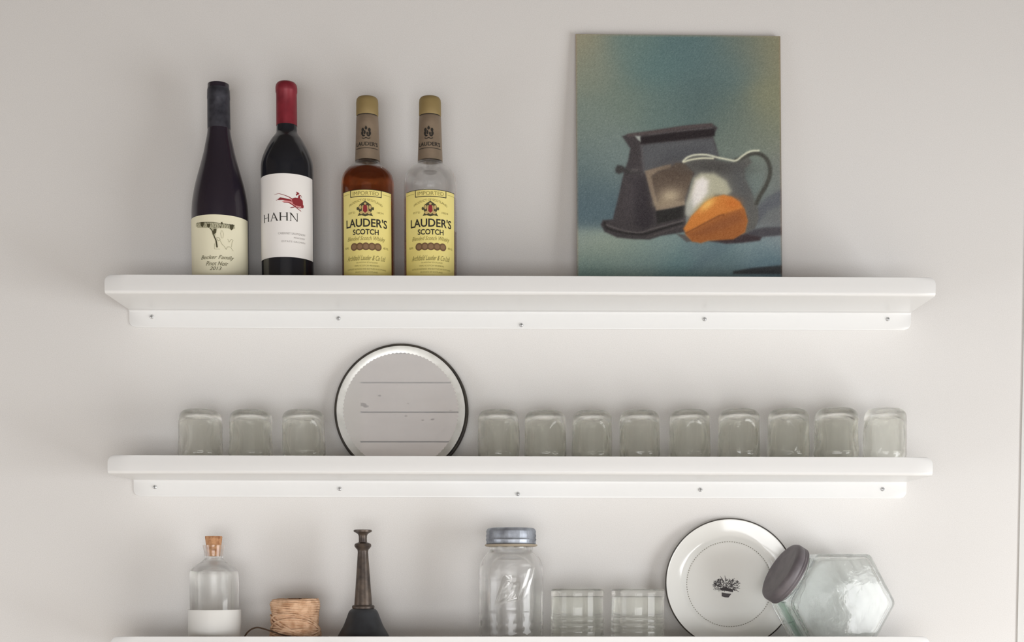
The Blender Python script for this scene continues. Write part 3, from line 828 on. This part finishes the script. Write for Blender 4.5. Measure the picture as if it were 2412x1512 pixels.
# ------------------------------------------------------------------ upturned jars on the middle shelf
def jar_mesh(px_w, seed):
    rnd = random.Random(seed)
    R = 50.5*px_w/ppm(-0.062, 1.73)
    H = at(500, 961, -0.086).z - SHELF[1][0] + 0.001
    ph = rnd.random()*6.28
    ov = [rnd.uniform(0, 6.28)]; ov.append(ov[0]+PI)
    def disp(a, z, r):
        if r < R*0.8: return 0
        d = 0.00030*math.sin(3*a+ph) + 0.00024*math.sin(7*a+60*z+ph) + 0.00010*math.sin(13*a-110*z)
        if r > R*0.9:
            for c in ov:
                da = (a-c+PI) % (2*PI)-PI
                u = da*R/0.019; v = (z-H*0.56)/0.026
                t = math.sqrt(u*u+v*v)
                d += 0.0011*math.exp(-((t-1)/0.09)**2)
                if t < 0.85: d += 0.0003*math.sin(900*z)*math.sin(60*da)
        return d
    n = 22
    pr = [(R*0.76, 0.0), (R*0.80, 0.001), (R*0.80, 0.004), (R*0.86, 0.006), (R*0.80, 0.008), (R*0.80, 0.011), (R*0.86, 0.013), (R*0.82, 0.015), (R*0.84, 0.019), (R*0.95, 0.024), (R*1.0, 0.031)]
    for i in range(1, n): pr.append((R*(1.0-0.035*i/n), 0.031+(H-0.031-0.013)*i/n))
    for i in range(0, 7):
        a = PI/2*i/6; pr.append((R*0.965-0.012+0.012*math.cos(a), H-0.013+0.0125*math.sin(a)))
    pr += [(R*0.50, H-0.0009), (R*0.42, H-0.0022), (R*0.2, H-0.003), (0, H-0.003)]
    t = 0.0030
    inn = [(0, H-0.0095), (R*0.35, H-0.0092), (R*0.60, H-0.0098), (R*0.78, H-0.0125), (R*0.87, H-0.019)]
    for i in range(n, 0, -1): inn.append((R*(1.0-0.035*i/n)-t, 0.031+(H-0.031-0.02)*i/n))
    inn += [(R*0.94-t, 0.027), (R*0.82-t, 0.019), (R*0.78-t, 0.010), (R*0.76-t, 0.001), (R*0.76-t+0.0008, 0.0)]
    bm = lathe(pr, 96, disp)
    prof_in = inn + [(R*0.76, 0.0)]
    add_lathe(bm, prof_in, 96, lambda a, z, r: (0.0003*math.sin(2*a+ph*2)+0.00025*math.sin(5*a+60*z)) if 0.02 < z < H-0.02 else 0)
    bmesh.ops.remove_doubles(bm, verts=bm.verts, dist=1e-5)
    return bm
JP = [(472, 1.0, 961), (591.5, 1.0, 962), (715.5, 1.0, 962), (1174, .97, 962), (1284, .98, 964), (1394, .95, 964), (1507, .95, 963), (1624, .97, 962), (1740, .98, 960), (1856, .98, 960), (1969, 1.02, 958), (2083, 1.0, 959)]
JL = ['upturned pale glass jar at the far left end of the middle shelf',
      'upturned pale glass jar, the middle one of three left of the round mirror',
      'upturned pale glass jar with dark edges just left of the round mirror',
      'upturned glass jar with dark edges just right of the round mirror',
      'upturned glass jar with a dark oval base, second right of the round mirror',
      'upturned glass jar, third right of the round mirror',
      'upturned glass jar with an embossed oval, fourth right of the round mirror',
      'upturned glass jar, middle one of the nine right of the round mirror',
      'upturned glass jar, fourth from the right end of the middle shelf',
      'upturned glass jar, third from the right end of the middle shelf',
      'upturned glass jar with thick dark sides, second from the right end of the middle shelf',
      'upturned pale glass jar with an oval, last at the right end of its shelf']
first = {}
for i, ((px, s, top), lb) in enumerate(zip(JP, JL)):
    b = on(1, px, -0.062 + (0.004 if i % 2 else -0.003))
    kind = i % 4
    gname = 'upturned glass jars on the middle shelf'
    if kind not in first:
        o = obj('glass_jar', jar_mesh(1.0, 11+kind), M['oldglass'], None, smooth=50)
        first[kind] = o
    else:
        o = first[kind].copy(); C.objects.link(o)
    o.location = b; o['label'] = lb; o['category'] = 'jar'; o['group'] = gname
    hs = (at(px, top, b.y-0.024).z - b.z)/(at(500, 961, -0.086).z - SHELF[1][0])
    o.scale = (s, s, hs)
    o.rotation_euler = (0, 0.0027, (0.3, 2.1, 4.0, 1.2, 5.0, 0.8, 2.9, 3.6, 4.6, 0.2, 1.7, 5.6)[i])

# ------------------------------------------------------------------ round mirror
def leaning_disc(si, cx, topy, R, lean, yb):
    """frame whose local z is the disc normal towards the room; origin at the disc's lowest rim point"""
    z, sl = SHELF[si]
    x = at(cx, (1480, 977, 1373)[si], -0.03).x
    return Vector((x, yb, z + sl*x + 0.0004)), (PI/2 - lean, 0, 0)
Rm = 0.0988
loc, rot = leaning_disc(1, 943, 817, Rm, ML_LEAN, -0.018)
root = thing('round_mirror', 'round mirror with a thin dark worn rim leaning on the wall between glass jars', 'mirror', loc, rot)
def disc_part(name, prof, m, seg=128, smooth=40, disp=None, dx=0.0, dy=0.0):
    bm = bmesh.new(); add_lathe(bm, prof, seg, disp, Matrix.Translation((dx, Rm+dy, 0)))
    return obj(name, bm, m, root, smooth=smooth)
disc_part('rim', [(0, -0.006), (Rm-0.004, -0.006), (Rm-0.0005, -0.005), (Rm, -0.002), (Rm-0.0003, 0.002), (Rm-0.0012, 0.004), (Rm-0.0028, 0.0042), (Rm-0.0038, 0.003), (Rm-0.004, 0.0), (0, 0.0)], M['rimblack'])
Ri = Rm-0.0042
disc_part('scalloped_bevel', [(Ri, 0.0002), (Ri, 0.0028), (Ri-0.002, 0.0030), (Ri-0.0085, 0.0014), (Ri-0.0108, 0.0010), (Ri-0.0108, 0.0002)], M['bevel'], 180,
          disp=lambda a, z, r: (0.0013*abs(math.sin(45*a)) if r < Ri-0.010 else 0), dx=-0.0009, dy=0.0006)
disc_part('mirror_glass', [(0, 0.0003), (Ri-0.0092, 0.0003), (Ri-0.0092, 0.0009), (0, 0.0009)], M['mirror'], dx=-0.0009, dy=0.0006)

# ------------------------------------------------------------------ lowest shelf
# corked bottle
b = on(2, 506, -0.062); q = Px(b, 506, 57)
root = thing('corked_bottle', 'clear glass bottle with a cork stopper and a white band around its lower half', 'bottle', b)
P = [(1284, 25.5), (1288, 25), (1300, 22.8), (1313, 22), (1318, 24), (1324, 31), (1331, 42), (1338, 50), (1345, 55), (1352, 57)]
bd = q.prof(P)[::-1]
wt = q.r(6.0)
outer = [(0, 0.003), (q.R*0.8, 0.0), (q.R*0.97, 0.002), (q.R, 0.006), (q.R, 0.04)] + smooth_prof(bd, 3)
inn = [(r-wt*(0.75 if r < q.r(30) else 1), z) for (r, z) in smooth_prof(bd, 3)][::-1] + [(q.R-wt, 0.04), (q.R-wt, 0.012), (q.R*0.8, 0.009), (0, 0.009)]
obj('bottle_glass', lathe(outer + inn, 72, lambda a, z, r: 0.0), M['glass'], root, smooth=55)
zl = q.z(1346)
obj('water', lathe([(0, 0.0092), (q.R*0.8, 0.0088), (q.R-wt+0.0003, 0.012), (q.R-wt+0.0003, zl), (0, zl)], 72), M['water'], root, smooth=50)
ck = q.prof([(1310, 12.5), (1309, 14.0), (1290, 16.8), (1264.5, 20.2), (1263, 19.4)])
obj('cork', lathe([(0, ck[0][1])] + ck + [(0, ck[-1][1])], 40), M['cork'], root, smooth=50)
zt = q.z(1435.5)
Rb = q.r(61.5)
obj('white_band', lathe([(q.R+0.0002, 0.001), (Rb, 0.001), (Rb, zt), (q.R+0.0002, zt), (q.R+0.0002, 0.001)], 72), M['frost'], root, smooth=50)

# twine spool
b = on(2, 696, -0.062); q = Px(b, 696, 57)
root = thing('twine_spool', 'spool of tan jute twine standing beside the corked bottle', 'twine', b)
H = q.z(1411)
def rad(t): return q.r(54.5) * (1.02 + 0.05*math.cos(2*PI*(t-0.05))) * (1 - 0.10*max(0, (t-0.9)/0.1)**2)
bm = lathe([(0, 0.001), (rad(0)-0.003, 0.001)] + [(rad(k/12)-0.0022, 0.002+(H-0.004)*k/12) for k in range(13)] + [(q.r(16), H-0.001), (q.r(14), H-0.010), (0, H-0.010)], 48)
for L in range(2):
    pts = []; turns = 24
    for k in range(turns*28):
        t = k/(turns*28); a = 2*PI*turns*t
        wob = 0.0016*math.sin(a+L*2+t*9)+0.0007*math.sin(3.1*a)
        z = min(max(0.0025+(H-0.004)*(t if L == 0 else 1-t)+wob, 0.0015), H-0.0005)
        r = rad(z/H) - 0.0008 + L*0.0007 + 0.0004*math.sin(5.3*a)
        pts.append((r*math.cos(a), r*math.sin(a), z))
    add_tube(bm, pts, 0.00145, 6)
rnd = random.Random(5)
for w_ in range(16):                              # crossing wraps, mostly around the lower half
    ph, zc, amp = rnd.uniform(0, 6.28), rnd.uniform(0.14, 0.5)*H, rnd.uniform(0.10, 0.26)*H
    if w_ < 5: ph, zc, amp = -PI/2+PI+rnd.uniform(-.3, .3), H*(0.22+0.035*w_), H*(0.12+0.02*w_)
    pts = []
    for k in range(60):
        a = 2*PI*k/60; z = min(max(zc+amp*math.cos(a-ph), 0.002), H-0.001)
        r = rad(z/H)+0.0018+0.0007*rnd.random()
        pts.append((r*math.cos(a), r*math.sin(a), z))
    add_tube(bm, pts, 0.00135, 6, True)
for w_ in range(26):                              # strands running over the top
    a = 2*PI*w_/26+rnd.uniform(-.1, .1); pts = []
    for k in range(7):
        t = k/6; r = rad(0.97)-0.001-(rad(0.97)-q.r(17))*t; aa = a+0.9*t
        pts.append((r*math.cos(aa), r*math.sin(aa), H-0.002+0.0016*math.sin(PI*t)+0.0005))
    add_tube(bm, pts, 0.0011, 6)
obj('twine_winding', bm, M['twine'], root, smooth=60)
obj('core', lathe([(q.r(9), H-0.009), (q.r(15), H-0.009), (q.r(16), H+0.0012), (q.r(11), H+0.0012), (q.r(9), H-0.009)], 32), M['core'], root, smooth=50)
pts = []
def lp(px, py, y): p = at(px, py, y); return (p.x-b.x, y-b.y, p.z-b.z)
for (px, py, y) in ((566, 1535, -0.0720), (572, 1508, -0.0720), (580, 1492, -0.0720), (592, 1481, -0.0740), (606, 1477, -0.0760), (622, 1481, -0.0800), (640, 1487, -0.0860), (656, 1492, -0.0930), (672, 1497, -0.0980), (690, 1500, -0.1015)):
    pts.append(lp(px, py, y))
dense = []
for i in range(len(pts)-1):
    for k in range(4): dense.append(Vector(pts[i]).lerp(Vector(pts[i+1]), k/4))
for _ in range(3):
    dense = [dense[0]] + [(dense[i-1]+dense[i]*2+dense[i+1])/4 for i in range(1, len(dense)-1)] + [dense[-1]]
obj('loose_end', add_tube(bmesh.new(), dense, 0.00115, 8), M['twine_dark'], root, smooth=60)

# oil can
b = on(2, 856, -0.064); q = Px(b, 856, 70)
root = thing('oil_can', 'dark funnel-shaped metal oil can with a tall tarnished brass spout', 'oil can', b)
prof = q.prof([(1497, 60), (1486, 54), (1475, 47.5), (1462, 42), (1450, 37.5), (1441, 34), (1436, 30), (1433.5, 26), (1433, 0)])
lo = [(0, 0.0), (prof[0][0]*1.22, 0.0), (prof[0][0]*1.24, 0.003), (prof[0][0]*1.13, 0.010)]
obj('can_base', lathe(lo + smooth_prof(prof[:-1], 3) + [prof[-1]], 64), M['iron'], root, smooth=50)
sp = q.prof([(1434, 0), (1434, 23.5), (1432.5, 26), (1428, 26.5), (1425.5, 25), (1424.5, 21), (1421, 20.8), (1414, 20.4), (1395, 18.8), (1370, 17), (1340, 15), (1315, 13.2), (1300, 12.2), (1295, 13), (1290, 17.5), (1286, 20), (1281, 19), (1278.5, 14), (1277, 9.8), (1268, 9.5), (1262, 9.8), (1258, 11.5), (1255, 16), (1252.5, 21), (1249, 21.5), (1247.5, 19), (1247.5, 9), (1262, 6.5), (1262, 0)])
obj('spout', lathe(sp, 48), M['brass'], root, smooth=42)

# mason jar with zinc lid
b = on(2, 1204, -0.060); q = Px(b, 1204, 76)
root = thing('mason_jar', 'tall clear embossed glass jar with a grey zinc screw lid', 'jar', b)
P = [(1286, 51), (1294, 51), (1300, 54), (1308, 62), (1318, 69), (1330, 73.5), (1345, 76), (1362, 76.4)]
bd = smooth_prof(q.prof(P)[::-1], 4)
zemb = q.z(1412)
def emb(a, z, r):
    d = 0.0002*math.sin(4*a)
    if z < q.z(1380) and abs(math.sin(6*a)) > 0.6 and z < q.z(1450): d += 0.0006*math.sin(500*z)
    if abs(z-q.z(1445)) < 0.0012: d += 0.0007
    return d
body = [(q.R, 0.010+ (bd[0][1]-0.010)*k/30) for k in range(30)]
outer = [(0, 0.004), (q.R*0.7, 0.001), (q.R*0.88, 0.0), (q.R*0.97, 0.003)] + body + bd
wt = 0.0036
inn = [(r-wt, z) for (r, z) in bd[::-1]] + [(q.R-wt, 0.02), (q.R-wt-0.002, 0.012), (q.R*0.8, 0.009), (0, 0.010)]
bm = lathe(outer, 128, emb)
add_lathe(bm, [outer[-1]] + inn, 128, lambda a, z, r: 0.0006*math.sin(2*a+1)+0.0004*math.sin(5*a+30*z) if z < q.z(1330) and r > q.R*.8 else 0)
bmesh.ops.remove_doubles(bm, verts=bm.verts, dist=1e-5)
gl = obj('jar_glass', bm, M['glass'], root, smooth=50)
# raised script on the front, moulded in the same glass
T2 = text2d('Ball', -42, 60, 1352, 1420, shear=0.55, bold=0.02, arch=0)
T2 = [[(u, y - 0.28*u) for (u, y) in poly] for poly in T2]
bm = bmesh.new()
fa, fb = q.amap(0.0019), q.amap(-0.0004)
for Pp in T2:
    va = [bm.verts.new(fa(*p)) for p in Pp]; vb = [bm.verts.new(fb(*p)) for p in Pp]
    tr = tessellate_polygon([[Vector((p[0], p[1], 0)) for p in Pp]]) if len(Pp) > 3 else [(0, 1, 2)]
    for t in tr:
        bm.faces.new([va[i] for i in t]); bm.faces.new([vb[i] for i in t[::-1]])
bmesh.ops.remove_doubles(bm, verts=bm.verts, dist=1e-6)
edges = [e for e in bm.edges if e.is_boundary]
if edges:
    pass
obj('embossed_lettering', bm, M['emboss'], gl, smooth=40)
zl = q.prof([(1281.5, 56), (1281, 58.5), (1276, 57.6), (1271, 59.4), (1267, 57.8), (1262, 59.2), (1257, 57.6), (1252, 58.6), (1247, 56.8), (1244.5, 54), (1243.5, 50), (1243.5, 0)])
obj('screw_lid', lathe([(0, zl[0][1])] + zl, 96, lambda a, z, r: 0.00035*math.sin(40*a) if r > q.r(56) and z < q.z(1250) else 0), M['zinc'], root, smooth=40)
rg = q.prof([(1288, 52), (1287, 59), (1285, 62.2), (1282.5, 61.5), (1281.5, 56)])
obj('rubber_ring', lathe(rg + [rg[0]], 72), M['rubber'], root, smooth=60)

# two upturned tumblers with rings
def tumbler(b, top, hw):
    q = Px(b, 0, hw); q.cx = PX0
    H = top
    R = q.R
    pr = [(R*0.97, 0.0), (R*0.985, 0.0015)]
    n = 60
    for i in range(n):
        z = 0.002 + (H-0.010)*i/n
        d = 0.0
        for zr in (0.024, 0.032, 0.040, 0.048):
            d += 0.0011*math.exp(-((z-zr)/0.0011)**2)
        pr.append((R*(0.985+0.0*i/n)+d, z))
    pr += [(R*0.995, H-0.008), (R*0.995, H-0.004), (R*0.98, H-0.0015), (R*0.95, H), (R*0.80, H), (R*0.74, H-0.0012), (0, H-0.0012)]
    inn = [(0, H-0.0100), (R*0.80, H-0.0100), (R*0.90, H-0.0115), (R*0.935, H-0.016), (R*0.94, 0.004), (R*0.95, 0.0005), (R*0.97, 0.0)]
    bm = lathe(pr, 96, lambda a, z, r: 0.0001*math.sin(9*a))
    add_lathe(bm, inn, 96)
    bmesh.ops.remove_doubles(bm, verts=bm.verts, dist=1e-5)
    return bm
b1 = on(2, 1360, -0.060); b2 = on(2, 1502, -0.060)
h = at(1360, 1387, -0.060).z - b1.z
o = obj('tumbler', tumbler(b1, h, 63), M['tumbler'], None, smooth=45)
o.location = b1; o['label'] = 'clear ringed drinking glass beside the tall zinc-lidded jar'; o['category'] = 'glass'; o['group'] = 'ringed drinking glasses'
o2 = o.copy(); C.objects.link(o2); o2.location = b2; o2.rotation_euler.z = 1.1
o2['label'] = 'clear ringed drinking glass next to the white enamel plate'

# enamel plate leaning on the wall
Rp = 0.0965
loc, rot = leaning_disc(2, 1723, 1223, Rp, math.radians(6.5), -0.0205)
root = thing('enamel_plate', 'white enamel plate with a thin dark rim and a small printed flower basket', 'plate', loc, rot)
ctr = Matrix.Translation((0, Rp, 0))
hgt = 0.015
pp = [(0, 0.0), (0.060, 0.0), (0.064, 0.0008), (0.068, 0.004), (0.072, 0.0072), (0.080, 0.010), (Rp-0.003, 0.0135), (Rp-0.0012, 0.0142)]
ob = [(Rp-0.0012, 0.0128), (0.080, 0.0086), (0.072, 0.0058), (0.067, 0.002), (0.063, -0.0008), (0, -0.0012)]
for nm, prf, m in (('plate_body', smooth_prof(pp, 3) + ob, M['enamel']),
                   ('dark_rim', [(Rp-0.0017, 0.0144), (Rp-0.0004, 0.0148), (Rp+0.0002, 0.0138), (Rp-0.0003, 0.0126), (Rp-0.0016, 0.0122), (Rp-0.0017, 0.0144)], M['rimblack'])):
    bm = bmesh.new(); add_lathe(bm, prf, 128, None, ctr); pl = obj(nm, bm, m, root, smooth=50)
    if nm == 'plate_body': pbody = pl
k = ppm(-0.015, 1.54)
def pm(x, y): return ((x-1721)/k, Rp - (y-1373)/k, 0.0003)
D = []
def Z(x, y): return (1560+x/5.0079, 1210+y/5.0079)
rnd = random.Random(9)
D.append([Z(715, 915), Z(770, 925), Z(830, 930), Z(815, 950), Z(795, 975), Z(750, 972), Z(715, 960)])
D.append([Z(690, 865), Z(760, 850), Z(850, 880), Z(850, 912), Z(760, 895), Z(705, 890)])
for i in range(230):
    t = rnd.random(); cx_ = 620+310*rnd.random(); cy_ = 760+130*rnd.random() + (0 if 660 < cx_ < 900 else 20)
    if (cx_-770)**2/160**2 + (cy_-830)**2/95**2 > 1: continue
    a = rnd.uniform(0, PI); l = rnd.uniform(9, 20)
    D += stroke([Z(cx_-l*math.cos(a), cy_-l*math.sin(a)), Z(cx_+l*math.cos(a), cy_+l*math.sin(a))], lambda t: 0.9+2.2*(1-abs(2*t-1)))
for (x, y) in ((600, 822), (700, 720), (755, 715), (870, 745), (910, 800), (935, 870), (920, 905), (640, 770), (660, 850)):
    D += stroke([Z(x, y), Z((x+770*1)/2, (y+840)/2)], lambda t: 0.7+1.4*t)
M['ink_plate'] = mat('grey_floral_ink', rgb(74, 70, 72), 0.3)
decal('flower_basket_print', D, pm, M['ink_plate'], pbody, 0)
D = []
for i in range(110):                      # fine dashed ring where the well begins
    a = 2*PI*i/110
    r1, r2 = 0.0627, 0.0637
    c, s, c2, s2 = math.cos(a), math.sin(a), math.cos(a+0.024), math.sin(a+0.024)
    D.append([(r1*c, r1*s), (r2*c, r2*s), (r2*c2, r2*s2), (r1*c2, r1*s2)])
M['ink_ring'] = mat('worn_grey_ring', rgb(128, 124, 110), 0.4)
decal('dashed_ring', D, lambda x, y: (x, y+Rp, 0.0011), M['ink_ring'], pbody, 0)

# hexagonal slanted jar with a charcoal lid
HY = -0.062; yaw = math.radians(11)
b = on(2, 1959, HY)
root = thing('hexagonal_jar', 'hexagon-sided thick glass jar lying on one side with a charcoal screw lid', 'jar', b, (0, 0, yaw))
hh = (at(1959, 1304, HY-0.040).z - b.z)/2
s_ = hh/math.cos(PI/6)
def hexring(rad, y, inset=0.0, n=4):
    pts = []
    for i in range(6):                       # corners rounded
        a = PI/3*i
        c = Vector((rad*math.cos(a), rad*math.sin(a))); rr = 0.010
        for j in range(n):
            aa = a - PI/6 + PI/3*j/(n-1)
            cc = c*(1 - rr/math.cos(PI/6)/rad)
            pts.append((cc.x + rr*math.cos(aa), y, cc.y + rr*math.sin(aa) + hh))
    return pts
def hexshell(bm, rad, d, rnd_):
    rings = []
    for k in range(5):
        a = PI/2*k/4; rings.append(hexring(rad-rnd_+rnd_*math.sin(a), -d/2+rnd_-rnd_*math.cos(a)))
    rings = rings + [[(p[0], -p[1], p[2]) for p in r] for r in rings[::-1]]
    vr = [[bm.verts.new(p) for p in r] for r in rings]
    n = len(vr[0])
    for a, c in zip(vr, vr[1:]):
        for i in range(n): bm.faces.new((a[i], a[(i+1) % n], c[(i+1) % n], c[i]))
    bm.faces.new(vr[0][::-1]); bm.faces.new(vr[-1])
bm = bmesh.new(); hexshell(bm, s_, 0.085, 0.008)
bmesh.ops.recalc_face_normals(bm, faces=bm.faces)
nf = len(bm.faces)
bmi = bmesh.new(); hexshell(bmi, s_-0.006, 0.085-0.011, 0.006)
bmesh.ops.recalc_face_normals(bmi, faces=bmi.faces); bmesh.ops.reverse_faces(bmi, faces=bmi.faces)
tmp = bpy.data.meshes.new('tmp'); bmi.to_mesh(tmp); bmi.free(); bm.from_mesh(tmp); bpy.data.meshes.remove(tmp)
obj('jar_glass', bm, M['hexglass'], root, smooth=35, normals=False)
# the thick lower-left wall shows as a green strip
ap = hh - 0.0068
d_ = Vector((-math.cos(PI/6), 0, -math.sin(PI/6))); tg = Vector((math.sin(PI/6), 0, -math.cos(PI/6)))
bm = bmesh.new(); vs = []
for yy in (-0.008, 0.016):
    for dd in (ap-0.0022, ap):
        for tt in (-0.036, 0.036):
            vs.append(bm.verts.new(Vector((0, yy, hh)) + d_*dd + tg*tt))
for f in ((0, 1, 3, 2), (4, 6, 7, 5), (0, 4, 5, 1), (2, 3, 7, 6), (0, 2, 6, 4), (1, 5, 7, 3)): bm.faces.new([vs[i] for i in f])
obj('green_glass_edge', bm, M['greenedge'], root)
# lid: axis along the upper-left face normal
nv = Vector((-math.cos(PI/6), 0, math.sin(PI/6)))
face_c = Vector((0, 0, hh)) + nv*hh
rotm = nv.to_track_quat('Z', 'Y').to_matrix().to_4x4()
ML = Matrix.Translation(face_c) @ rotm
Rl = 0.0450
bm = bmesh.new(); add_lathe(bm, [(0.036, -0.0005), (0.038, 0.0), (0.038, 0.007), (0.034, 0.007), (0.034, -0.0005), (0.036, -0.0005)], 64, None, ML)
obj('jar_neck', bm, M['hexglass'], root, smooth=50)
bm = bmesh.new(); add_lathe(bm, [(0.0395, 0.0045), (Rl-0.004, 0.0045), (Rl-0.0005, 0.0052), (Rl, 0.0065), (Rl-0.0008, 0.0085), (Rl, 0.0100), (Rl-0.0008, 0.0120), (Rl, 0.0135), (Rl-0.0002, 0.0185), (Rl-0.002, 0.0220), (Rl-0.006, 0.0240), (Rl-0.009, 0.0236), (Rl-0.0105, 0.0226), (0, 0.0226), ], 96, None, ML)
bm2 = bm
obj('screw_lid', bm2, M['lid'], root, smooth=40)
